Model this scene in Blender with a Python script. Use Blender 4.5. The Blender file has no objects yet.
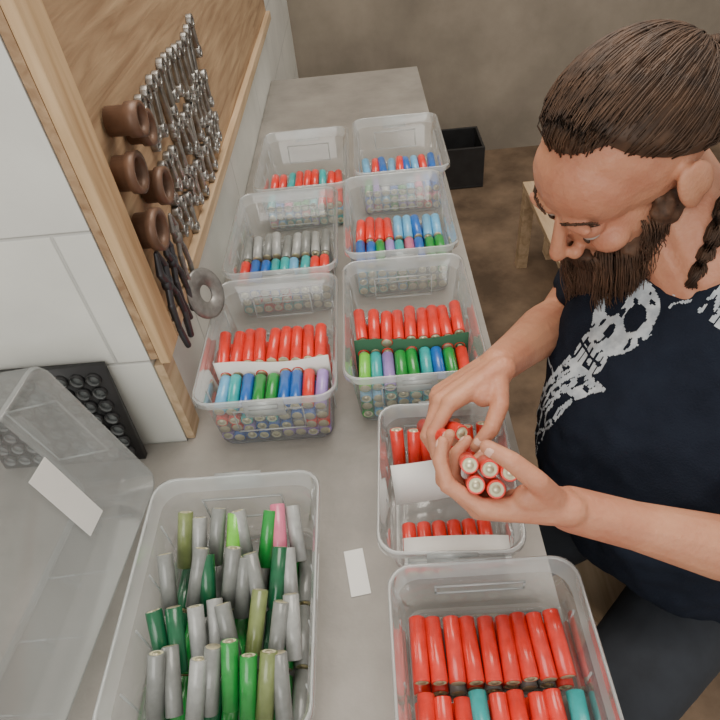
import bpy, math, random
import numpy as np
from mathutils import Vector, Matrix, noise
from mathutils.bvhtree import BVHTree
random.seed(7)
V=Vector
T=0.75   # table height
# ------------------------------------------------------------ materials
def mat(name,col,rough=0.5,metal=0.0,nscale=0,namt=0.0,bump=0.0,bscale=None,spec=0.5,sss=0.0,col2=None,coat=0):
    m=bpy.data.materials.new(name); m.use_nodes=True
    nt=m.node_tree; b=nt.nodes['Principled BSDF']
    b.inputs['Base Color'].default_value=(*col,1); b.inputs['Roughness'].default_value=rough
    b.inputs['Metallic'].default_value=metal
    b.inputs['Specular IOR Level'].default_value=spec
    if coat: b.inputs['Coat Weight'].default_value=coat
    if sss:
        b.inputs['Subsurface Weight'].default_value=sss
        b.inputs['Subsurface Radius'].default_value=(0.01,0.004,0.002)
        b.inputs['Subsurface Scale'].default_value=1.0
    tc=nt.nodes.new('ShaderNodeTexCoord')
    if nscale:
        n=nt.nodes.new('ShaderNodeTexNoise'); n.inputs['Scale'].default_value=nscale; n.inputs['Detail'].default_value=9
        n.inputs['Roughness'].default_value=.6
        nt.links.new(tc.outputs['Object'],n.inputs['Vector'])
        r=nt.nodes.new('ShaderNodeValToRGB')
        c2=col2 if col2 else tuple(max(0,c*(1-namt)) for c in col)
        r.color_ramp.elements[0].position=0.35; r.color_ramp.elements[1].position=0.65
        r.color_ramp.elements[0].color=(*c2,1); r.color_ramp.elements[1].color=(*col,1)
        nt.links.new(n.outputs['Fac'],r.inputs['Fac']); nt.links.new(r.outputs['Color'],b.inputs['Base Color'])
    if bump:
        n2=nt.nodes.new('ShaderNodeTexNoise'); n2.inputs['Scale'].default_value=bscale or 60; n2.inputs['Detail'].default_value=5
        nt.links.new(tc.outputs['Object'],n2.inputs['Vector'])
        bp=nt.nodes.new('ShaderNodeBump'); bp.inputs['Strength'].default_value=bump; bp.inputs['Distance'].default_value=0.01
        nt.links.new(n2.outputs['Fac'],bp.inputs['Height']); nt.links.new(bp.outputs['Normal'],b.inputs['Normal'])
    return m
def plastic(name,opac,gloss=0.12,tint=(0.87,0.90,0.90)):
    m=bpy.data.materials.new(name); m.use_nodes=True; nt=m.node_tree
    for n in list(nt.nodes): nt.nodes.remove(n)
    o=nt.nodes.new('ShaderNodeOutputMaterial'); tr=nt.nodes.new('ShaderNodeBsdfTransparent')
    tr.inputs['Color'].default_value=(0.95,0.97,0.98,1)
    df=nt.nodes.new('ShaderNodeBsdfDiffuse'); df.inputs['Color'].default_value=(*tint,1)
    tl=nt.nodes.new('ShaderNodeBsdfTranslucent'); tl.inputs['Color'].default_value=(*tint,1)
    gl=nt.nodes.new('ShaderNodeBsdfGlossy'); gl.inputs['Roughness'].default_value=0.12
    m0=nt.nodes.new('ShaderNodeMixShader'); m0.inputs[0].default_value=0.45
    nt.links.new(df.outputs[0],m0.inputs[1]); nt.links.new(tl.outputs[0],m0.inputs[2])
    m1=nt.nodes.new('ShaderNodeMixShader')
    tc=nt.nodes.new('ShaderNodeTexCoord'); nz=nt.nodes.new('ShaderNodeTexNoise'); nz.inputs['Scale'].default_value=14
    nt.links.new(tc.outputs['Object'],nz.inputs['Vector'])
    mr=nt.nodes.new('ShaderNodeMapRange'); mr.inputs['To Min'].default_value=opac*0.7; mr.inputs['To Max'].default_value=opac*1.3
    nt.links.new(nz.outputs['Fac'],mr.inputs['Value']); nt.links.new(mr.outputs[0],m1.inputs[0])
    nt.links.new(tr.outputs[0],m1.inputs[1]); nt.links.new(m0.outputs[0],m1.inputs[2])
    lw=nt.nodes.new('ShaderNodeLayerWeight'); lw.inputs['Blend'].default_value=0.25
    ma=nt.nodes.new('ShaderNodeMath'); ma.operation='MULTIPLY_ADD'; ma.inputs[1].default_value=0.5; ma.inputs[2].default_value=gloss*0.4
    nt.links.new(lw.outputs['Fresnel'],ma.inputs[0])
    m2=nt.nodes.new('ShaderNodeMixShader'); nt.links.new(ma.outputs[0],m2.inputs[0])
    nt.links.new(m1.outputs[0],m2.inputs[1]); nt.links.new(gl.outputs[0],m2.inputs[2])
    nt.links.new(m2.outputs[0],o.inputs['Surface'])
    return m
def wood(name,c1,c2,axis='Y',scale=6):
    m=bpy.data.materials.new(name); m.use_nodes=True; nt=m.node_tree; b=nt.nodes['Principled BSDF']
    tc=nt.nodes.new('ShaderNodeTexCoord'); mp=nt.nodes.new('ShaderNodeMapping')
    s=[10,10,10]; s['XYZ'.index(axis)]=0.8; mp.inputs['Scale'].default_value=s
    nt.links.new(tc.outputs['Object'],mp.inputs['Vector'])
    n=nt.nodes.new('ShaderNodeTexNoise'); n.inputs['Scale'].default_value=scale; n.inputs['Detail'].default_value=8; n.inputs['Distortion'].default_value=0.6
    nt.links.new(mp.outputs[0],n.inputs['Vector'])
    r=nt.nodes.new('ShaderNodeValToRGB'); r.color_ramp.elements[0].position=0.3; r.color_ramp.elements[1].position=0.7
    r.color_ramp.elements[0].color=(*c1,1); r.color_ramp.elements[1].color=(*c2,1)
    nt.links.new(n.outputs['Fac'],r.inputs['Fac']); nt.links.new(r.outputs[0],b.inputs['Base Color'])
    b.inputs['Roughness'].default_value=0.75
    bp=nt.nodes.new('ShaderNodeBump'); bp.inputs['Strength'].default_value=0.3; bp.inputs['Distance'].default_value=0.004
    nt.links.new(n.outputs['Fac'],bp.inputs['Height']); nt.links.new(bp.outputs[0],b.inputs['Normal'])
    return m
M={}
M['plastic']=plastic('clear_plastic',0.20)
M['rim']=plastic('clear_plastic_rim',0.42)
M['table']=mat('table_grey',(0.33,0.305,0.275),0.5,nscale=5,col2=(0.22,0.205,0.185),bump=0.10,bscale=90)
M['floor']=mat('floor_dirty',(0.25,0.17,0.11),0.8,nscale=4,col2=(0.09,0.058,0.036),bump=0.3,bscale=30)
M['wood_l']=wood('wood_light',(0.45,0.28,0.14),(0.68,0.48,0.28),'Z')
M['wood_b']=wood('wood_board',(0.27,0.16,0.085),(0.50,0.34,0.20),'Y')
M['wood_y']=wood('wood_plank',(0.42,0.29,0.17),(0.62,0.46,0.30),'Y')
M['steel']=mat('steel',(0.50,0.49,0.47),0.35,1.0,nscale=40,namt=0.45)
M['darksteel']=mat('dark_steel',(0.10,0.10,0.11),0.4,0.7,nscale=40,namt=0.3)
M['hole']=mat('holder_hole_grey',(0.22,0.23,0.23),0.6,nscale=40,namt=0.3)
M['disc']=mat('disc_grey',(0.30,0.29,0.275),0.4,0.5,nscale=60,namt=0.35)
M['brownpipe']=mat('brown_fitting',(0.20,0.11,0.07),0.45,0.2,nscale=25,namt=0.4)
M['black']=mat('black_plastic',(0.03,0.03,0.032),0.4,nscale=20,namt=0.3)
M['paper']=mat('paper_white',(0.80,0.79,0.76),0.8,nscale=12,namt=0.06)
M['skin']=mat('skin',(0.60,0.29,0.175),0.5,nscale=16,col2=(0.49,0.20,0.12),bump=0.16,bscale=180,sss=0.10)
M['nail']=mat('nail',(0.72,0.43,0.33),0.3)
M['shirt']=mat('shirt_navy',(0.014,0.019,0.032),0.9,nscale=9,col2=(0.009,0.012,0.021),bump=0.25,bscale=400,spec=0.15)
M['print']=mat('shirt_print',(0.60,0.65,0.68),0.85,nscale=60,col2=(0.34,0.39,0.44))
M['pants']=mat('trousers_cloth',(0.03,0.035,0.045),0.9,nscale=20,namt=0.3)
M['shoe']=mat('shoe_leather',(0.03,0.025,0.02),0.6,nscale=20,namt=0.3)
M['hair']=mat('hair_brown',(0.095,0.048,0.025),0.6,nscale=50,col2=(0.04,0.02,0.011))
M['beard']=mat('beard_brown',(0.13,0.066,0.036),0.65,nscale=50,col2=(0.05,0.025,0.014))
M['eye']=mat('eye_white',(0.55,0.50,0.45),0.2)
M['iris']=mat('eye_iris',(0.05,0.03,0.02),0.2)
M['backwall']=mat('wall_plaster',(0.36,0.31,0.25),0.9,nscale=2.5,namt=0.35,bump=0.1)
pal={'red':(0.80,0.04,0.025),'green':(0.02,0.30,0.05),'blue':(0.02,0.14,0.52),'teal':(0.03,0.42,0.42),'lblue':(0.15,0.45,0.72),
     'purple':(0.38,0.25,0.62),'pink':(0.75,0.18,0.30),'grey':(0.23,0.24,0.23),'silver':(0.37,0.38,0.37),'lime':(0.20,0.65,0.06),'white':(0.7,0.7,0.68),'olive':(0.22,0.27,0.10),'dgreen':(0.01,0.12,0.05)}
PK=list(pal.keys())
cellm=[mat('cell_wrap_'+k,pal[k],0.28,nscale=90,namt=0.2,coat=0.3) for k in PK]+[mat('cell_metal',(0.70,0.64,0.44),0.35,0.6,nscale=50,namt=0.2),mat('cell_insulator',(0.62,0.60,0.40),0.6)]
IM=len(PK); II=IM+1
def blockwall():
    m=bpy.data.materials.new('wall_white_blocks'); m.use_nodes=True; nt=m.node_tree; b=nt.nodes['Principled BSDF']
    tc=nt.nodes.new('ShaderNodeTexCoord'); sx=nt.nodes.new('ShaderNodeSeparateXYZ'); cb=nt.nodes.new('ShaderNodeCombineXYZ')
    nt.links.new(tc.outputs['Object'],sx.inputs[0])
    ad=nt.nodes.new('ShaderNodeMath'); ad.operation='ADD'; nt.links.new(sx.outputs[0],ad.inputs[0]); nt.links.new(sx.outputs[1],ad.inputs[1])
    ax=nt.nodes.new('ShaderNodeMath'); ax.operation='ADD'; ax.inputs[1].default_value=0.03+5; nt.links.new(ad.outputs[0],ax.inputs[0])
    az=nt.nodes.new('ShaderNodeMath'); az.operation='ADD'; az.inputs[1].default_value=-0.118+2; nt.links.new(sx.outputs[2],az.inputs[0])
    nt.links.new(ax.outputs[0],cb.inputs[0]); nt.links.new(az.outputs[0],cb.inputs[1])
    br=nt.nodes.new('ShaderNodeTexBrick'); br.inputs['Scale'].default_value=1; br.inputs['Brick Width'].default_value=0.5
    br.inputs['Row Height'].default_value=0.2; br.inputs['Mortar Size'].default_value=0.003; br.inputs['Mortar Smooth'].default_value=0.7
    br.inputs['Color1'].default_value=(0.76,0.76,0.71,1); br.inputs['Color2'].default_value=(0.71,0.71,0.67,1); br.inputs['Mortar'].default_value=(0.56,0.56,0.53,1)
    nt.links.new(cb.outputs[0],br.inputs['Vector'])
    nz=nt.nodes.new('ShaderNodeTexNoise'); nz.inputs['Scale'].default_value=8; nz.inputs['Detail'].default_value=7; nt.links.new(tc.outputs['Object'],nz.inputs['Vector'])
    mr=nt.nodes.new('ShaderNodeMapRange'); mr.inputs['To Min'].default_value=0.76; mr.inputs['To Max'].default_value=1.12; nt.links.new(nz.outputs['Fac'],mr.inputs['Value'])
    vm=nt.nodes.new('ShaderNodeVectorMath'); vm.operation='SCALE'; nt.links.new(br.outputs['Color'],vm.inputs[0]); nt.links.new(mr.outputs[0],vm.inputs['Scale'])
    nt.links.new(vm.outputs[0],b.inputs['Base Color']); b.inputs['Roughness'].default_value=0.7
    bp=nt.nodes.new('ShaderNodeBump'); bp.inputs['Strength'].default_value=0.5; bp.inputs['Distance'].default_value=0.004; bp.invert=True
    nt.links.new(br.outputs['Fac'],bp.inputs['Height']); nt.links.new(bp.outputs[0],b.inputs['Normal'])
    return m
M['wall']=blockwall()
# ------------------------------------------------------------ geometry helper
def basis(ax):
    ax=V(ax).normalized(); h=V((0,0,1)) if abs(ax.z)<0.9 else V((1,0,0))
    a=ax.cross(h).normalized(); b=ax.cross(a).normalized(); return a,b,ax
class Geo:
    def __init__(s): s.v=[];s.f=[];s.m=[]
    def add(s,vs,fs,m=0):
        o=len(s.v); s.v+= [tuple(x) for x in vs]; s.f+=[tuple(i+o for i in f) for f in fs]
        s.m+= list(m) if isinstance(m,(list,tuple)) else [m]*len(fs)
    def loft(s,rings,m=0,cap0=True,cap1=True):
        n=len(rings[0]); vs=[p for r in rings for p in r]; fs=[];ms=[]
        for i in range(len(rings)-1):
            for j in range(n):
                k=(j+1)%n; fs.append((i*n+j,i*n+k,(i+1)*n+k,(i+1)*n+j)); ms.append(m[i] if isinstance(m,list) else m)
        if cap0: fs.append(tuple(range(n-1,-1,-1))); ms.append(m[0] if isinstance(m,list) else m)
        if cap1: fs.append(tuple(range((len(rings)-1)*n,len(rings)*n))); ms.append(m[-1] if isinstance(m,list) else m)
        s.add(vs,fs,ms)
    def rev(s,prof,o,ax,m=0,n=16,cap=True):
        a,b,c=basis(ax); o=V(o)
        s.loft([[o+c*h+(a*math.cos(2*math.pi*j/n)+b*math.sin(2*math.pi*j/n))*r for j in range(n)] for r,h in prof],m,cap,cap)
    def cap(s,p0,p1,r0,r1,n=14,m=0):
        p0=V(p0);p1=V(p1);L=(p1-p0).length
        pr=[(max(1e-4,r0*math.cos(t)),r0*math.sin(t)) for t in [-math.pi/2+0.01,-1.1,-0.7,-0.3]]+[(r0,0),(r1,L)]+[(max(1e-4,r1*math.cos(t)),L+r1*math.sin(t)) for t in [0.3,0.7,1.1,math.pi/2-0.01]]
        s.rev(pr,p0,p1-p0,m,n)
    def ell(s,c,r,R=None,m=0,nu=18,nv=12):
        c=V(c); R=R or Matrix.Identity(3)
        rings=[]
        for i in range(nv+1):
            t=-math.pi/2+math.pi*i/nv; t=max(-1.56,min(1.56,t))
            rings.append([c+R@V((r[0]*math.cos(t)*math.cos(2*math.pi*j/nu),r[1]*math.cos(t)*math.sin(2*math.pi*j/nu),r[2]*math.sin(t))) for j in range(nu)])
        s.loft(rings,m)
    def box(s,lo,hi,m=0,R=None,o=None):
        x0,y0,z0=lo;x1,y1,z1=hi
        vs=[V(p) for p in [(x0,y0,z0),(x1,y0,z0),(x1,y1,z0),(x0,y1,z0),(x0,y0,z1),(x1,y0,z1),(x1,y1,z1),(x0,y1,z1)]]
        if R: vs=[R@v for v in vs]
        if o: vs=[v+V(o) for v in vs]
        s.add(vs,[(0,3,2,1),(4,5,6,7),(0,1,5,4),(1,2,6,5),(2,3,7,6),(3,0,4,7)],m)
    def strand(s,pts,r0,r1,m=0,n=3):
        rings=[];k=len(pts)
        for i,p in enumerate(pts):
            d=(pts[min(i+1,k-1)]-pts[max(i-1,0)])
            if d.length<1e-6: d=V((0,0,1))
            a,b,c=basis(d); r=r0+(r1-r0)*i/(k-1)
            rings.append([p+(a*math.cos(2*math.pi*j/n)+b*math.sin(2*math.pi*j/n))*r for j in range(n)])
        s.loft(rings,m)
    def obj(s,name,mats,parent=None,smooth=True,bevel=0):
        me=bpy.data.meshes.new(name); me.from_pydata(s.v,[],s.f)
        for mm in (mats if isinstance(mats,list) else [mats]): me.materials.append(mm)
        me.polygons.foreach_set('material_index',s.m)
        if smooth: me.polygons.foreach_set('use_smooth',[True]*len(s.f))
        me.update()
        o=bpy.data.objects.new(name,me); bpy.context.scene.collection.objects.link(o)
        if parent: o.parent=parent
        if bevel:
            b=o.modifiers.new('bevel','BEVEL'); b.width=bevel; b.segments=2; b.limit_method='ANGLE'
        return o
def organic(o,vox,it=4,fac=0.5):
    r=o.modifiers.new('remesh','REMESH'); r.mode='VOXEL'; r.voxel_size=vox; r.use_smooth_shade=True
    sm=o.modifiers.new('smooth','SMOOTH'); sm.factor=fac; sm.iterations=it
    return o
def empty(name,loc=(0,0,0)):
    e=bpy.data.objects.new(name,None); bpy.context.scene.collection.objects.link(e); e.empty_display_size=0.1; return e
# ------------------------------------------------------------ camera
X=V((.99578,.07966,.0455));Y=V((-.02276,.69486,-.71882))
X.normalize(); Y=(Y-X*Y.dot(X)).normalized(); Z=X.cross(Y)
R=Matrix((X,Y,Z))
cam=bpy.data.cameras.new('camera'); co=bpy.data.objects.new('camera',cam); bpy.context.scene.collection.objects.link(co)
co.matrix_world=Matrix.Translation((0,0,1.45))@R.to_4x4(); cam.lens=30; cam.sensor_width=36; cam.clip_start=0.02
bpy.context.scene.camera=co
# ------------------------------------------------------------ room
g=Geo(); g.box((-3,-1.5,-0.1),(3.5,3.4,0)); g.obj('floor',M['floor'],smooth=False)
g=Geo(); g.box((-1.6,0.58,0),(-0.315,3.0,2.6)); g.obj('wall_left',M['wall'],smooth=False)
g=Geo(); g.box((-1.6,3.0,0),(3.5,3.12,2.6)); g.obj('wall_back',M['backwall'],smooth=False)
g=Geo(); g.box((-1.72,-1.5,0),(-1.6,3.0,2.6)); g.obj('wall_side',M['wall'],smooth=False)
g=Geo()
poly=[(-1.45,-0.12),(0.175,-0.12),(0.175,2.1),(-0.313,2.1),(-0.313,0.578),(-1.45,0.578)]
g.add([(x,y,T-0.04) for x,y in poly]+[(x,y,T) for x,y in poly],[(5,4,3,2,1,0),(6,7,8,9,10,11)]+[(i,(i+1)%6,(i+1)%6+6,i+6) for i in range(6)])
tb=empty('workbench')
g.obj('table_top',M['table'],tb,False)
g=Geo()
for x,y in [(0.10,-0.07),(0.10,2.03),(-0.28,2.03),(-1.40,-0.07),(-1.40,0.52)]: g.box((x-0.03,y-0.03,0),(x+0.03,y+0.03,T-0.04))
g.box((0.11,0.0,T-0.10),(0.13,2.0,T-0.04))
g.obj('table_legs',M['wood_y'],tb,False,0.003)
# ------------------------------------------------------------ boxes
def rr(w,l,r,z,n=5):
    out=[]
    for cx,cy,a0 in [(w/2-r,l/2-r,0),(-w/2+r,l/2-r,90),(-w/2+r,-l/2+r,180),(w/2-r,-l/2+r,270)]:
        for i in range(n+1):
            a=math.radians(a0+90*i/n); out.append(V((cx+r*math.cos(a),cy+r*math.sin(a),z)))
    return out
def make_box(cx,cy,W,L,H,rot=0,mtx=None,name='storage_box'):
    g=Geo(); r=0.025
    rings=[rr(W-.05,L-.05,r*.7,.004),rr(W-.045,L-.045,r*.7,.0),rr(W-.037,L-.037,r*.8,.001),rr(W-.033,L-.033,r*.8,.006),
           rr(W-.018,L-.018,r,H-.020),rr(W-.009,L-.009,r,H-.017),rr(W-.008,L-.008,r,H-.002),rr(W-.005,L-.005,r,H),rr(W-.001,L-.001,r,H-.001),rr(W,L,r,H-.003),rr(W,L,r,H-.011)]
    g.loft(rings,[0,0,1,0,1,1,1,1,1,1],True,False)
    for sgn in (-1,1):
        y=sgn*(L/2+0.003)
        g.box((-.028,min(y,y-sgn*.004),H-.030),(.028,max(y,y-sgn*.004),H-.001),1)
        g.box((-.020,min(y,y+sgn*.004),H-.012),(.020,max(y,y+sgn*.004),H-.006),1)
        yb=sgn*(L/2-.0135)
        for a,b in [((-.05,.035),(.05,.037)),((-.05,H-.035),(.05,H-.033)),((-.05,.037),(-.048,H-.035)),((.048,.037),(.05,H-.035))]:
            g.box((a[0],min(yb,yb+sgn*.002),a[1]),(b[0],max(yb,yb+sgn*.002),b[1]),1)
    for sgn in (-1,1):
        for k in (-.09,-.03,.03,.09):
            x=sgn*(W/2-.0118)
            g.box((min(x,x+sgn*.0015),k*L/.28-.001,.03),(max(x,x+sgn*.0015),k*L/.28+.001,H-.025),1)
    o=g.obj(name,[M['plastic'],M['rim']])
    o.matrix_world=mtx if mtx else Matrix.Translation((cx,cy,T+.0005))@Matrix.Rotation(math.radians(rot),4,'Z')
    return o
CP=[(.0001,0),(.0076,0),(.0080,.0006),(.0090,.0008),(.0090,.0645),(.0086,.0652),(.0070,.0652),(.0066,.0644),(.0042,.0644),(.0038,.0656),(.0001,.0656)]
def cell(g,base,ax,ck,n=12):
    k=PK.index(ck); ms=[IM,k,k,k,k,k,II,II,IM,IM]
    g.rev(CP,base,ax,ms,n,False)
def lying(g,cx,y0,cols,layers,topcols,pool,flip=0.5,jit=.0012,z0=T+.006,loose=0.0):
    W=cols*.0183
    for L in range(layers):
        for c in range(cols):
            x=cx-W/2+.00915+c*.0183
            z=z0+.0092+L*.0178
            top=L==layers-1
            ck=topcols[c%len(topcols)] if top else random.choice(pool)
            k=loose if top else 0
            j=random.uniform(-jit,jit)*2+random.uniform(0,.004)*k; z+=random.uniform(0,.003)*k; tz=random.uniform(-.0,.10)*k; tx=random.uniform(-.02,.02)+random.uniform(-.05,.05)*k
            if random.random()<flip: cell(g,(x,y0+j,z),(tx,1,tz),ck)
            else:
                a=V((tx,1,tz)).normalized(); cell(g,V((x,y0+j,z))+a*.0656,-a,ck)
def divider(cx,y,w,z0,h,wav=.002):
    g=Geo(); n=24; vs=[];fs=[]
    for k,zz in enumerate((z0,z0+h)):
        for i in range(n+1):
            u=i/n; vs.append((cx-w/2+w*u,y+wav*math.sin(u*9)*(1-k),zz+(.004*math.sin(u*6+1) if k else 0)))
    for i in range(n): fs.append((i,i+1,n+2+i,n+1+i))
    g.add(vs,fs); o=g.obj('paper_divider',M['paper']); s=o.modifiers.new('s','SOLIDIFY'); s.thickness=.0006
    return o
mix=['red','green','blue','teal','lblue','purple','pink','grey']
H=.112
rows=[
 (-.1725,.6875,['lblue','teal','blue','green','green','blue','blue','red','purple'],['red']*9,4,True,['red','blue','purple','red','teal','grey']),
 (.038,.7125,['lime','teal','purple','green','green','teal','blue','green','red'],['red']*9,4,True,['teal','green','grey','lblue']),
 (-.1735,.985,['red','blue','blue','teal','teal','lblue','teal','red','red'],['grey','silver'],4,False,['teal','grey','red','blue']),
 (.040,1.015,['blue','blue','green','purple','teal','pink','blue','green','green'],['red','red','red','red','lblue','lblue','blue','lblue','lblue'],4,False,['teal','green','grey','lblue']),
 (-.150,1.275,['teal','blue','pink','green','green','teal','red','red','red'],['red','red','teal','red'],3,False,mix),
 (.062,1.305,['green','purple','white','blue','green','lblue','pink','blue','blue'],['lblue','red','blue'],3,False,mix)]
greenp=mat('paper_green',(.03,.12,.06),.8,nscale=9,namt=.2)
for cx,cy,fc,sc,ly,pap,pool in rows:
    b=make_box(cx,cy,.203,.283,H)
    y0=cy-.283/2+.021
    g=Geo(); lying(g,cx,y0,9,ly,fc,pool,loose=.5)
    lying(g,cx,y0+.077,9,ly+ (1 if pap else 0),sc,sc,flip=.5,jit=.002,loose=1)
    g.obj('battery_cells',cellm)
    if pap:
        d=divider(cx,y0+.0745,.172,T+.02,.074)
        if cx>0: d.data.materials[0]=greenp
        d.parent=b; d.matrix_parent_inverse=b.matrix_world.inverted()
# front left box: jumbled grey/green cells leaning
make_box(-.192,.288,.203,.283,H)
g=Geo(); random.seed(12)
for r in range(4):
    for c in range(8):
        x=-.192-.067+c*.0190+random.uniform(-.004,.004); y=.182+r*.053+random.uniform(-.008,.008)
        ang=random.uniform(-.5,.5)
        ck=random.choice(['grey','silver','grey','silver','olive','grey','dgreen','silver','grey','green'])
        if r==3 and c==3: ck='lime'
        if r==3 and c==6: ck='pink'
        a=V((ang*.35,random.uniform(.62,.9),random.uniform(.42,.62))).normalized(); b=V((x,y,T+.040+random.uniform(0,.012)))
        if random.random()<.5: b=b+a*.0656; a=-a
        cell(g,b,a,ck)
for yy in (.166,.236,.306): lying(g,-.192,yy,9,1,['dgreen','green','grey'],['dgreen','green','grey'])
g.obj('battery_cells',cellm)
# front right small box: red cells, cards
H2=.082
rb=make_box(.060,.435,.168,.222,H2,rot=-3)
g=Geo()
for c in range(7):
    cell(g,(.006+c*.0188,.474+random.uniform(-.003,.003),T+.020+random.uniform(-.002,.002)),(random.uniform(-.06,.06),.50,.80),'red')
for c in range(6):
    cell(g,(.010+c*.0188,.334,T+.018),(0,1,-.02),'red')
g.obj('battery_cells',cellm)
def card(name,c,u,v,w,h,m=None,bow=.006):
    u=V(u).normalized(); v=V(v); v=(v-u*v.dot(u)).normalized(); nrm=u.cross(v); c=V(c); g=Geo()
    n=8; vs=[];fs=[]
    for i in range(n+1):
        for j in (0,1):
            s=(i/n-.5); b=bow*(1-4*s*s)*w/.08
            vs.append(c+u*w*s+v*h*(j-.5)+nrm*b)
    for i in range(n): fs.append((2*i,2*i+2,2*i+3,2*i+1))
    g.add(vs,fs); o=g.obj(name,m or M['paper']); s=o.modifiers.new('s','SOLIDIFY'); s.thickness=.0012; return o
for o in (card('paper_card',(.042,.445,T+.048),(1,.10,.02),(0,.45,.85),.095,.056,bow=.003),
          card('paper_card_low',(.064,.351,T+.036),(1,-.04,0),(0,1,.15),.125,.034,bow=.003)):
    o.parent=rb; o.matrix_parent_inverse=rb.matrix_world.inverted()
# another box nearer
make_box(.082,.172,.203,.283,.085)
g=Geo(); lying(g,.082,.055,9,2,['red','red','green','red','red'],['red','grey']); lying(g,.082,.13,9,2,['red','red','red','teal','red'],['red','grey'],loose=.6); lying(g,.082,.205,9,2,['red'],['red','grey'],loose=.6)
g.obj('battery_cells',cellm)
g=Geo(); g.box((-.012,-.03,0),(.012,.03,.0008),R=Matrix.Rotation(.15,3,'Z'),o=(-.058,.350,T+.0005)); g.obj('paper_slip',M['paper'],smooth=False)
# tipped box on its side at left
e_l=V((-.10,-.995,0)).normalized()
ly=e_l; lz=V((-.97,.097,-.28)).normalized(); lz=(lz-ly*lz.dot(ly)).normalized(); lx=ly.cross(lz)
Rm=Matrix((lx,ly,lz)).transposed()
Wt,Lt,Ht=.265,.36,.15
oo=V((-.362,.312,T+.5*Wt+.004))
mt=Matrix.Translation(oo)@Rm.to_4x4()
tip=make_box(0,0,Wt,Lt,Ht,mtx=mt)
zmin=min((mt@v.co).z for v in tip.data.vertices); tip.matrix_world=Matrix.Translation((0,0,T+.001-zmin))@mt
mt=tip.matrix_world.copy()
g=Geo(); g.box((-.055,-.075,-.0012),(.045,-.042,-.0004)); 
lb=g.obj('label_sticker',M['paper'],smooth=False); lb.matrix_world=mt@Matrix.Rotation(.05,4,'Z'); lb.parent=tip; lb.matrix_parent_inverse=mt.inverted()
# black battery holder tray leaning on wall
g=Geo()
tw,th=.215,.18
g.box((-tw/2,-.010,0),(tw/2,0,th))
for i in range(9):
    for j in range(7):
        px=-tw/2+.018+i*.0224; pz=.020+j*.0234
        g.rev([(.0100,0),(.0100,.006),(.0082,.006),(.0082,.001)],(px,-.010,pz),(0,-1,0),[0,0,1],14,False)
        g.rev([(.0082,.0),(.0082,.001),(.0001,.001)],(px,-.010,pz),(0,-1,0),1,14,False)
tr=g.obj('battery_holder_tray',[M['black'],M['hole']])
tr.matrix_world=Matrix.Translation((-.478,.558,T+.002))@Matrix.Rotation(math.radians(-5),4,'X')
# ------------------------------------------------------------ tool board
tbd=empty('tool_board')
BX=-.300
g=Geo(); g.box((-.314,.582,T+.17),(BX-.004,2.2,2.2)); g.obj('board_panel',M['wood_b'],tbd,False)
g=Geo(); g.box((BX-.004,.582,T+.16),(BX+.010,.635,2.2)); g.obj('frame_upright',M['wood_l'],tbd,False,.002)
g=Geo(); g.box((BX-.004,.636,T+.16),(BX+.010,2.2,T+.185)); g.obj('frame_rail',M['wood_y'],tbd,False,.002)
g=Geo(); g.box((-.314,.5825,T+.001),(-.302,.62,T+.158)); g.obj('lower_strip',M['wood_y'],tbd,False)
def ring_fit(y,z,r,l,ax=(1,0,0)):
    g=Geo(); g.rev([(r*.72,0),(r*.95,0),(r*.95,l*.55),(r*1.12,l*.6),(r*1.12,l),(r*.85,l),(r*.72,l*.8),(r*.70,.001)],(BX,y,z),ax,0,24,False)
    g.rev([(r*.70,.001),(.0001,.001)],(BX,y,z),ax,1,24,False)
    g.obj('pipe_fitting',[M['brownpipe'],M['black']])
ring_fit(.735,1.088,.022,.03); ring_fit(.665,1.065,.024,.03); ring_fit(.67,1.14,.022,.028); ring_fit(.75,1.16,.020,.028); ring_fit(.70,1.19,.018,.04)
def spanner(y,z,L,rot=0):
    g=Geo(); x=BX-.003
    g.box((x,y-.006,z-L),(x+.008,y+.006,z))
    for zz,r in ((z,.012),(z-L,.0105)):
        g.rev([(r,0),(r,.009),(r*.55,.009),(r*.55,0),(r,0)],(x,y,zz),(1,0,0),0,12,False)
    Rr=Matrix.Rotation(rot,3,'X'); c=V((x,y,z)); g.v=[tuple(c+Rr@(V(p)-c)) for p in g.v]
    return g
g=Geo()
for i in range(12):
    for z,L in ((.998,.04),(1.075,.05),(1.165,.06)):
        s=spanner(.815+i*.033+random.uniform(-.004,.004),z+random.uniform(-.008,.008),L+random.uniform(-.012,.012),random.uniform(-.25,.25)); g.add(s.v,s.f,0)
so=g.obj('spanner_set',M['steel'],bevel=.0008)
def pliers(y,z,s=1,m='darksteel'):
    g=Geo(); x=BX+.012
    for sg in (-1,1):
        pts=[V((x,y,z)),V((x,y+sg*.016*s,z-.03*s)),V((x,y+sg*.020*s,z-.07*s)),V((x,y+sg*.012*s,z-.11*s))]
        for a,b in zip(pts[:-1],pts[1:]): g.cap(a,b,.0055*s,.005*s,10)
        g.cap((x,y,z),(x,y+sg*.012*s,z+.022*s),.007*s,.006*s,10); g.cap((x,y+sg*.012*s,z+.022*s),(x,y+sg*.002*s,z+.05*s),.006*s,.003*s,10)
    g.rev([(.011*s,0),(.011*s,.010)],(x-.005,y,z),(1,0,0),0,16)
    g.obj('pliers',M[m])
pliers(.662,.985,.95); pliers(.705,.990,.85); pliers(.752,.998,.75,'disc')
g=Geo(); dax=V((.88,-.30,.36))
g.rev([(.014,0),(.014,.005),(.036,.005),(.040,.004),(.040,.001),(.038,0),(.014,0)],(BX+.026,.745,.900),dax,0,32,False)
g.obj('grinding_disc',M['disc'])
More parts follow.
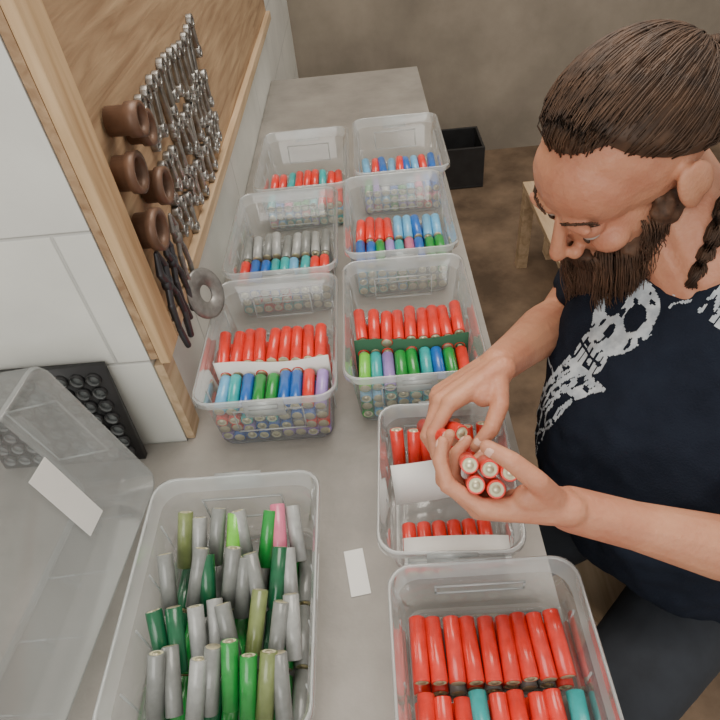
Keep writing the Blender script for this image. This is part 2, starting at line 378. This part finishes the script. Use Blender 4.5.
# ------------------------------------------------------------ floor things right/back
g=Geo(); 
for i in range(5): g.box((.54+i*.09,1.25,.33),(.54+i*.09+.08,2.0,.35))
for y in (1.26,1.62,1.94): g.box((.54,y,.27),(.98,y+.05,.329))
for x in (.54,.94):
    for y in (1.26,1.95): g.box((x,y,0),(x+.04,y+.04,.269))
g.obj('wooden_bench',M['wood_y'],smooth=False,bevel=.002)
g=Geo(); 
x0,y0,x1,y1,h=.30,2.62,.52,2.85,.20
g.box((x0,y0,0.002),(x1,y1,.012))
for a in ((x0,y0,.012),(x0,y1-.012,.012)): g.box(a,(x1,a[1]+.012,h))
for a in (x0,x1-.012): g.box((a,y0+.012,.012),(a+.012,y1-.012,h))
g.obj('black_crate',M['black'],smooth=False,bevel=.002)
# ------------------------------------------------------------ man
man=empty('man')
Fv=V((-.846,-.533,0)).normalized(); Sv=V((-.533,.846,0)).normalized()
def ering(c,a,b,n=28,tilt=0):
    c=V(c); up=V((0,0,1)); f=(Fv*math.cos(tilt)-up*math.sin(tilt))
    return [c+Sv*a*math.copysign(abs(math.cos(t))**.85,math.cos(t))+f*b*math.copysign(abs(math.sin(t))**.85,math.sin(t)) for t in [2*math.pi*j/n for j in range(n)]]
sh_f=V((.345,.715,.950)); sh_n=V((.505,.445,.975)); el_f=V((.285,.740,.795)); wr_f=V((.136,.525,.915))
el_n=V((.385,.292,.830)); wr_n=V((.170,.322,.910)); nb=V((.405,.60,1.015))
g=Geo()
g.loft([ering((.45,.52,.47),.165,.125),ering((.44,.515,.54),.18,.145),ering((.405,.505,.62),.18,.165),ering((.385,.51,.72),.178,.17),ering((.385,.53,.81),.172,.158),ering((.40,.565,.90),.175,.135,tilt=.2),ering((.412,.585,.955),.155,.11,tilt=.3),ering((.412,.595,.995),.10,.085,tilt=.35),ering((.41,.598,1.015),.065,.065,tilt=.4)])
for s,e in ((sh_f,el_f),(sh_n,el_n)):
    inn=s.lerp(V((.415,.59,.96)),.75)
    g.cap(inn,s,.062,.058); 
    m=s.lerp(e,.50); g.cap(s,m,.058,.053)
shirt=g.obj('t_shirt',M['shirt'],man); organic(shirt,.006,6)
tex=bpy.data.textures.new('folds','CLOUDS'); tex.noise_scale=.07; tex.noise_depth=2
dm=shirt.modifiers.new('folds','DISPLACE'); dm.texture=tex; dm.strength=.026; dm.mid_level=.5; dm.texture_coords='GLOBAL'
g=Geo(); pel=V((.455,.525,.53))
g.ell(pel,(.17,.14,.10),R=Matrix((Sv,Fv,V((0,0,1)))).transposed())
for sg in (1,-1):
    hip=pel+Sv*.09*sg; kn=hip+Fv*.40+Sv*.05*sg+V((0,0,-.01)); an=kn+Fv*(-.02)+V((0,0,-.42))
    g.cap(hip,kn,.088,.062); g.cap(kn,an,.06,.045)
organic(g.obj('trousers',M['pants'],man),.009,5)
g=Geo()
for sg in (1,-1):
    an=pel+Sv*.14*sg+Fv*.38+V((0,0,-.47))
    g.cap(V((an.x,an.y,.05))-Fv*.04,V((an.x,an.y,.042))+Fv*.14,.045,.038); g.cap(V((an.x,an.y,.06)),V((an.x,an.y,.11)),.042,.042)
organic(g.obj('shoes',M['shoe'],man),.007,3)
st=Geo(); st.rev([(.17,.41),(.18,.415),(.18,.435),(.17,.44)],(pel.x,pel.y,-.02),(0,0,1),0,32)
for k in range(4):
    a=math.pi/4+k*math.pi/2; st.cap((pel.x+.11*math.cos(a),pel.y+.11*math.sin(a),.39),(pel.x+.17*math.cos(a),pel.y+.17*math.sin(a),.018),.017,.015)
st.obj('stool',M['wood_y'])
# ---- head
Hc=V((.296,.668,1.098))
hf=V((-.76,-.34,-.66)).normalized(); hl=V((0,0,1)).cross(hf).normalized(); hu=hf.cross(hl).normalized()
HS=1.10
HR=Matrix((hl,hf,hu)).transposed()
def HP(x,y,z): return Hc+HR@(V((x,y,z))*HS)
g=Geo()
def he(c,r,gg=None,Rl=None): (gg or g).ell(HP(*c),tuple(a*HS for a in r),R=HR@Rl if Rl else HR)
he((0,-.018,.030),(.075,.095,.082)); he((0,.036,.030),(.062,.052,.055)); he((0,.035,-.03),(.057,.056,.066)); he((0,.03,-.072),(.050,.052,.036)); he((0,.066,-.097),(.022,.022,.018))
for s in (-1,1):
    he((s*.038,.064,-.024),(.022,.022,.016)); he((s*.027,.084,.019),(.024,.009,.006))
    he((s*.012,.098,-.036),(.009,.010,.008)); he((s*.030,.0725,.003),(.0165,.0165,.0120))
    he((s*.079,-.012,-.008),(.008,.019,.031),Rl=Matrix.Rotation(s*-.3,3,'Z')); he((s*.084,-.020,-.002),(.006,.015,.026))
g.cap(HP(0,.086,.010),HP(0,.112,-.030),.0068,.0110); he((0,.090,-.060),(.024,.010,.005)); he((0,.088,-.069),(.021,.010,.006)); he((0,.078,-.064),(.030,.018,.018))
g.cap(HP(0,-.03,-.06),nb+V((0,0,-.03)),.056,.064); g.cap(HP(0,.0,-.06),nb-V((0,0,.05))+Fv*.02,.045,.05)
head=g.obj('head',M['skin'],man); organic(head,.003,2)
g=Geo()
for s in (-1,1):
    g.ell(HP(s*.030,.0755,-.005),(.0125,.0125,.0100),R=HR,m=0); g.ell(HP(s*.030,.0855,-.012),(.005,.003,.005),R=HR,m=1)
g.obj('eyes',[M['eye'],M['iris']],man)
g=Geo()
for s in (-1,1):
    for i in range(110):
        u=random.random(); x=s*(.012+.032*u); p=HP(x,.0925-.017*u*u+random.uniform(-.001,.001),.019+.004*math.sin(u*3)+random.uniform(-.004,.004))
        g.strand([p,p+HR@V((s*.005,-.001,.002)),p+HR@V((s*.009,-.006,.001))],.0007,.0003)
g.obj('eyebrows',M['beard'],man)
def cranp(d,ex): return HP(d.x*(.075+ex),-.018+d.y*(.096+ex),.030+d.z*(.082+ex))
sg=Geo(); nu,nv=40,16; vs=[];fs=[]
def hairline(az):
    c=math.cos(az)
    return .78 if c>.6 else max(-.50,.78-1.25*(.6-c))
for i in range(nv+1):
    for j in range(nu):
        az=2*math.pi*j/nu; lim=hairline(az)
        el=lim+(math.pi/2-lim)*i/nv-.0001
        d=V((math.cos(el)*math.sin(az),math.cos(el)*math.cos(az),math.sin(el)))
        vs.append(cranp(d,.001+.006*min(1,i/3)))
for i in range(nv):
    for j in range(nu): fs.append((i*nu+j,i*nu+(j+1)%nu,(i+1)*nu+(j+1)%nu,(i+1)*nu+j))
sg.add(vs,fs); sg.obj('hair_base',M['hair'],man)
knot=V((0,-.97,.10)).normalized()
hg=Geo()
for k in range(2400):
    az=random.uniform(-math.pi,math.pi); lim=hairline(az)+random.uniform(-.06,.03)
    el=lim+(1.45-lim)*random.random()**1.4
    d=V((math.cos(el)*math.sin(az),math.cos(el)*math.cos(az),math.sin(el)))
    pts=[]; ex=.004+random.uniform(0,.006)
    for t in range(8):
        pts.append(cranp(d,ex if t else .0))
        tv=(knot-d*knot.dot(d))
        if tv.length<.05: break
        d=(d+tv.normalized()*.11+V((random.uniform(-.012,.012),0,random.uniform(-.012,.012)))).normalized()
    if len(pts)>2: hg.strand(pts,.0011,.0005)
kp=cranp(knot,.006)
# braid hanging over the near shoulder
tail=[kp,kp+V((.035,-.02,-.01)),kp+V((.045,-.06,-.05)),kp+V((.03,-.10,-.11)),kp+V((.01,-.13,-.17)),kp+V((-.005,-.145,-.22))]
def tailp(t):
    f=t*(len(tail)-1); i=min(len(tail)-2,int(f)); return tail[i].lerp(tail[i+1],f-i)
for b_ in range(3):
    for k in range(70):
        oa=V((random.uniform(-1,1),random.uniform(-1,1),random.uniform(-1,1)))*.006; pts=[]
        for t in range(26):
            u=t/25; ph=u*26+b_*2.094; w=.013*(1-.55*u)
            pts.append(tailp(u)+V((math.cos(ph)*w,math.sin(2*ph)*w*.5,math.sin(ph)*w*.2))+oa*(1-.5*u))
        hg.strand(pts,.0011,.0007)
hg.obj('hair',M['hair'],man)
# beard
g=Geo(); bs=Geo()
down=V((0,0,-1)); bdir=(down*.88+V((.12,-.16,0))).normalized()
he((0,.058,-.088),(.042,.034,.032),bs)
for s in (-1,1):
    he((s*.042,.035,-.066),(.022,.038,.034),bs); he((s*.060,.010,-.045),(.012,.022,.038),bs)
chin=HP(0,.055,-.10)
bs.cap(chin,chin+bdir*.055,.042,.034); bs.cap(chin+bdir*.05,chin+bdir*.115,.034,.014)
bs.cap(HP(0,.03,-.09),chin+bdir*.06,.040,.025)
he((0,.094,-.050),(.028,.009,.006),bs)
bo=bs.obj('beard_base',M['beard'],man); organic(bo,.004,3)
tx=bpy.data.textures.new('clump','CLOUDS'); tx.noise_scale=.014
dd=bo.modifiers.new('d','DISPLACE'); dd.texture=tx; dd.strength=.014; dd.texture_coords='GLOBAL'
for k in range(2800):
    a=random.uniform(-1.8,1.8); zz=random.uniform(-.115,-.045) if abs(a)<1.2 else random.uniform(-.10,-.02)
    if abs(a)<.35 and zz>-.075: zz-=.03
    p=V((.060*math.sin(a),.012+.078*math.cos(a),zz)); w=HP(*p); out=(HR@V((math.sin(a),math.cos(a),-.5))).normalized()
    L=random.uniform(.04,.08)+(.085*random.random() if abs(a)<1.0 else 0)
    ph=random.uniform(0,6); amp=random.uniform(.004,.010)
    side=V((math.cos(ph),math.sin(ph),0))
    pts=[]
    q=w.copy(); dv=out.copy(); tgt=chin+bdir*.13+V((random.uniform(-.03,.03),random.uniform(-.03,.03),0))
    for t in range(9):
        pts.append(q+side*amp*math.sin(t*1.3+ph)*(t/8)); dv=(dv*.6+bdir*.4+(tgt-q)*3.0*.3).normalized(); q=q+dv*L/8
    g.strand(pts,.0010,.0004)
for k in range(180):
    u=random.uniform(-1,1); w=HP(.030*u,.100-.012*u*u,-.050+random.uniform(-.003,.003)); d=(HR@V((.6*u,.3,-.9))).normalized()
    g.strand([w,w+d*.008,w+d*.018+bdir*.003],.0010,.0004)
g.obj('beard',M['beard'],man)
# ---- arms & hands
nails=Geo()
def hand(g,W,d,n,left,curls,thumb,sc=1.0,splay=(.10,.03,-.04,-.12)):
    d=V(d).normalized(); n=V(n); n=(n-d*n.dot(d)).normalized(); s=n.cross(d) if left else d.cross(n)
    P=lambda a,b,c:W+(d*a+s*b+n*c)*sc
    kn=[(.092,.029,0),(.096,.010,-.002),(.091,-.009,-.001),(.081,-.027,.002)]
    for i,(a,b,c) in enumerate(kn):
        g.cap(P(.004,b*.55,0),P(a,b,c),.018*sc,.0112*sc,12)
    g.cap(P(.05,.012,.003),P(.05,-.02,.003),.0155*sc,.0145*sc,12)
    g.cap(P(.012,.014,.006),P(.050,.034,.012),.018*sc,.014*sc,12)
    g.cap(P(.012,-.014,.006),P(.055,-.024,.008),.016*sc,.012*sc,12)
    LN=[(.043,.026,.020),(.047,.029,.021),(.043,.027,.020),(.034,.021,.018)]
    RD=[(.0096,.0086,.0077,.0067),(.0098,.0088,.0078,.0068),(.0093,.0083,.0074,.0065),(.0084,.0075,.0067,.0059)]
    for i in range(4):
        q=P(*kn[i]); th=0
        for k in range(3):
            th+=math.radians(curls[i][k]); dv=(d*math.cos(th)+n*math.sin(th)+s*splay[i]).normalized()
            q2=q+dv*LN[i][k]*sc; g.cap(q,q2,RD[i][k]*sc,RD[i][k+1]*sc,12)
            g.ell(q,(RD[i][k]*1.08*sc,)*3,nu=12,nv=8)
            q0=q; q=q2
        dor=(d*math.sin(th)-n*math.cos(th)).normalized()
        Rn=Matrix((dor.cross(dv).normalized(),dv,dor)).transposed()
        nails.ell(q0.lerp(q,.82)+dor*RD[i][3]*.72*sc,(.0048*sc,.0062*sc,.0022*sc),R=Rn,nu=10,nv=6)
    q=P(.022,.026,.010)
    for k,(L,r0,r1) in enumerate(((.040,.0145,.0115),(.033,.0115,.0102),(.027,.0102,.0078))):
        tv=V(thumb[k]); dv=(d*tv.x+s*tv.y+n*tv.z).normalized(); q2=q+dv*L*sc; g.cap(q,q2,r0*sc,r1*sc,12); q0=q; q=q2
    dor=(-n*.6+s*.6); dor=(dor-dv*dor.dot(dv)).normalized(); Rn=Matrix((dor.cross(dv).normalized(),dv,dor)).transposed()
    nails.ell(q0.lerp(q,.8)+dor*.0080*.72*sc,(.006*sc,.0075*sc,.0024*sc),R=Rn,nu=10,nv=6)
    return P,d,s,n
def arm(g,s,e,w,k=1.0):
    m=s.lerp(e,.35); g.cap(m,e,.044*k,.037*k)
    p1=e.lerp(w,.30); g.cap(e,p1,.037*k,.039*k); g.cap(p1,e.lerp(w,.7),.039*k,.029*k); g.cap(e.lerp(w,.7),w,.029*k,.0235)
g=Geo(); arm(g,sh_f,el_f,wr_f,1.0)
P,d,s,n=hand(g,wr_f,(-.86,-.45,-.10),(.15,-.50,-.80),False,[(30,42,28),(42,52,32),(55,58,38),(60,60,40)],[(.60,.80,.35),(.85,.35,.50),(.97,-.05,.35)],sc=.95)
organic(g.obj('right_arm',M['skin'],man),.0026,2)
held=Geo()
def hc(c,ax,ck): ax=V(ax).normalized(); cell(held,V(c)-ax*.0328,ax,ck,18)
hc(P(.122,.020,.026),s,'red'); hc(P(.102,.020,.030),s,'red')
g=Geo(); arm(g,sh_n,el_n,wr_n,.86)
P,d,s,n=hand(g,wr_n,(-.98,.10,.0),(.12,.72,.50),True,[(32,40,28),(40,46,30),(46,50,35),(50,55,35)],[(.50,.75,.45),(.80,.30,.60),(.92,-.05,.55)],sc=.95)
organic(g.obj('left_arm',M['skin'],man),.0026,2)
ax=(s*.95-n*.10)
for a,c in ((.080,.023),(.100,.027),(.086,.043),(.106,.047),(.066,.040)):
    hc(P(a,.008,c),ax,'red')
held.obj('battery_cells_held',cellm)
organic(nails.obj('fingernails',M['nail'],man),.0012,1)
# ---- shirt print
bpy.context.view_layer.update(); dg=bpy.context.evaluated_depsgraph_get()
bvh=BVHTree.FromObject(shirt,dg)
C=V((.30,.52,.90))+Sv*.032+V((0,0,-.014)); step=.0016; U=np.arange(-.135,.17,step); W_=np.arange(-.21,.17,step)
uu,vv=np.meshgrid(U,W_)
rng=np.random.RandomState(3)
def seg(mask,p,q,w):
    p=np.array(p);q=np.array(q);dq=q-p;t=np.clip(((uu-p[0])*dq[0]+(vv-p[1])*dq[1])/(dq@dq+1e-12),0,1)
    dd=np.hypot(uu-p[0]-t*dq[0],vv-p[1]-t*dq[1]); return mask|(dd<w*(1-.5*t))
def el(cx,cy,a,b,rot=0):
    c,s_=math.cos(rot),math.sin(rot); x=(uu-cx)*c+(vv-cy)*s_; y=-(uu-cx)*s_+(vv-cy)*c
    return (x/a)**2+(y/b)**2<1
mk=el(-.02,.065,.050,.056,.2)&~el(-.004,.078,.042,.044,.2)
mk|=el(-.018,.045,.044,.038,.2)
mk&=~el(-.038,.048,.013,.015); mk&=~el(-.002,.050,.014,.013); mk&=~el(-.020,.024,.006,.010)
mk|=el(-.022,.0,.026,.022)
for k in range(5): mk&=~((np.abs(uu-(-.040+k*.009))<.0012)&(vv<.008)&(vv>-.015))
mk&=~((np.abs(vv+.001)<.0014)&(uu<0))
mask2=np.zeros_like(mk)
for k in range(11):
    x0=-.045+k*.0065; p=(x0,-.02); a=-1.85-.05*k
    for t in range(10):
        q=(p[0]+.017*math.cos(a)+rng.uniform(-.003,.003),p[1]+.017*math.sin(a)); mask2=seg(mask2,p,q,.0030-.0002*t); p=q; a+=rng.uniform(-.35,.35)-.01
for k in range(12):
    a=.3+k*.22; p=(-.02+.048*math.cos(a),.062+.05*math.sin(a)); q=(-.02+.066*math.cos(a+.1),.062+.068*math.sin(a+.1)); mask2=seg(mask2,p,q,.0022)
def letters(mask2,ox,oy,sc,rot):
    L={'N':[((0,0),(0,1)),((0,1),(.6,0)),((.6,0),(.6,1))],'E':[((0,0),(0,1)),((0,1),(.55,1)),((0,.5),(.45,.5)),((0,0),(.55,0))],'L':[((0,1),(0,0)),((0,0),(.5,0))]}
    x=0
    for ch in 'NEELE':
        for a,b in L[ch]:
            f=lambda p:(ox+sc*((x+p[0])*math.cos(rot)-p[1]*math.sin(rot)),oy+sc*((x+p[0])*math.sin(rot)+p[1]*math.cos(rot)))
            mask2=seg(mask2,f(a),f(b),.0034)
        x+=.85
    return mask2
mask2=letters(mask2,.056,.086,.030,-.15)
mk|=mask2
nzv=np.array([[noise.noise(V((u*120,v*120,0))) for u in U] for v in W_]); mk&=(nzv>-.30)
hit={};vs=[]
for j,v in enumerate(W_):
    for i,u in enumerate(U):
        if not mk[max(0,j-1):j+2,max(0,i-1):i+2].any(): continue
        p=C-Sv*u+V((0,0,v))+Fv*.4
        loc,nr,_,_=bvh.ray_cast(p,-Fv)
        if loc and nr.dot(Fv)>.1: hit[(j,i)]=len(vs); vs.append(loc+nr*.0009)
fs=[]
for j in range(len(W_)-1):
    for i in range(len(U)-1):
        if mk[j,i]:
            ks=[(j,i),(j,i+1),(j+1,i+1),(j+1,i)]
            if all(k in hit for k in ks): fs.append([hit[k] for k in ks])
g=Geo(); g.add(vs,fs); g.obj('shirt_print',M['print'],man)
# ------------------------------------------------------------ light
w=bpy.data.worlds.new('world'); bpy.context.scene.world=w; w.use_nodes=True
w.node_tree.nodes['Background'].inputs[0].default_value=(.95,.90,.82,1); w.node_tree.nodes['Background'].inputs[1].default_value=.75
def area(name,loc,tgt,size,e,col):
    l=bpy.data.lights.new(name,'AREA'); l.size=size; l.energy=e; l.color=col; o=bpy.data.objects.new(name,l); bpy.context.scene.collection.objects.link(o)
    o.location=loc; o.rotation_euler=(V(tgt)-V(loc)).to_track_quat('-Z','Y').to_euler()
area('ceiling_lamp',(.1,1.3,2.7),(0,.7,.75),1.2,40,(1,.93,.82))
area('front_left_light',(-.6,-1.3,2.3),(0,.8,.75),1.4,30,(1,.98,.94))  # soft window-like light added at front left; no window stands there
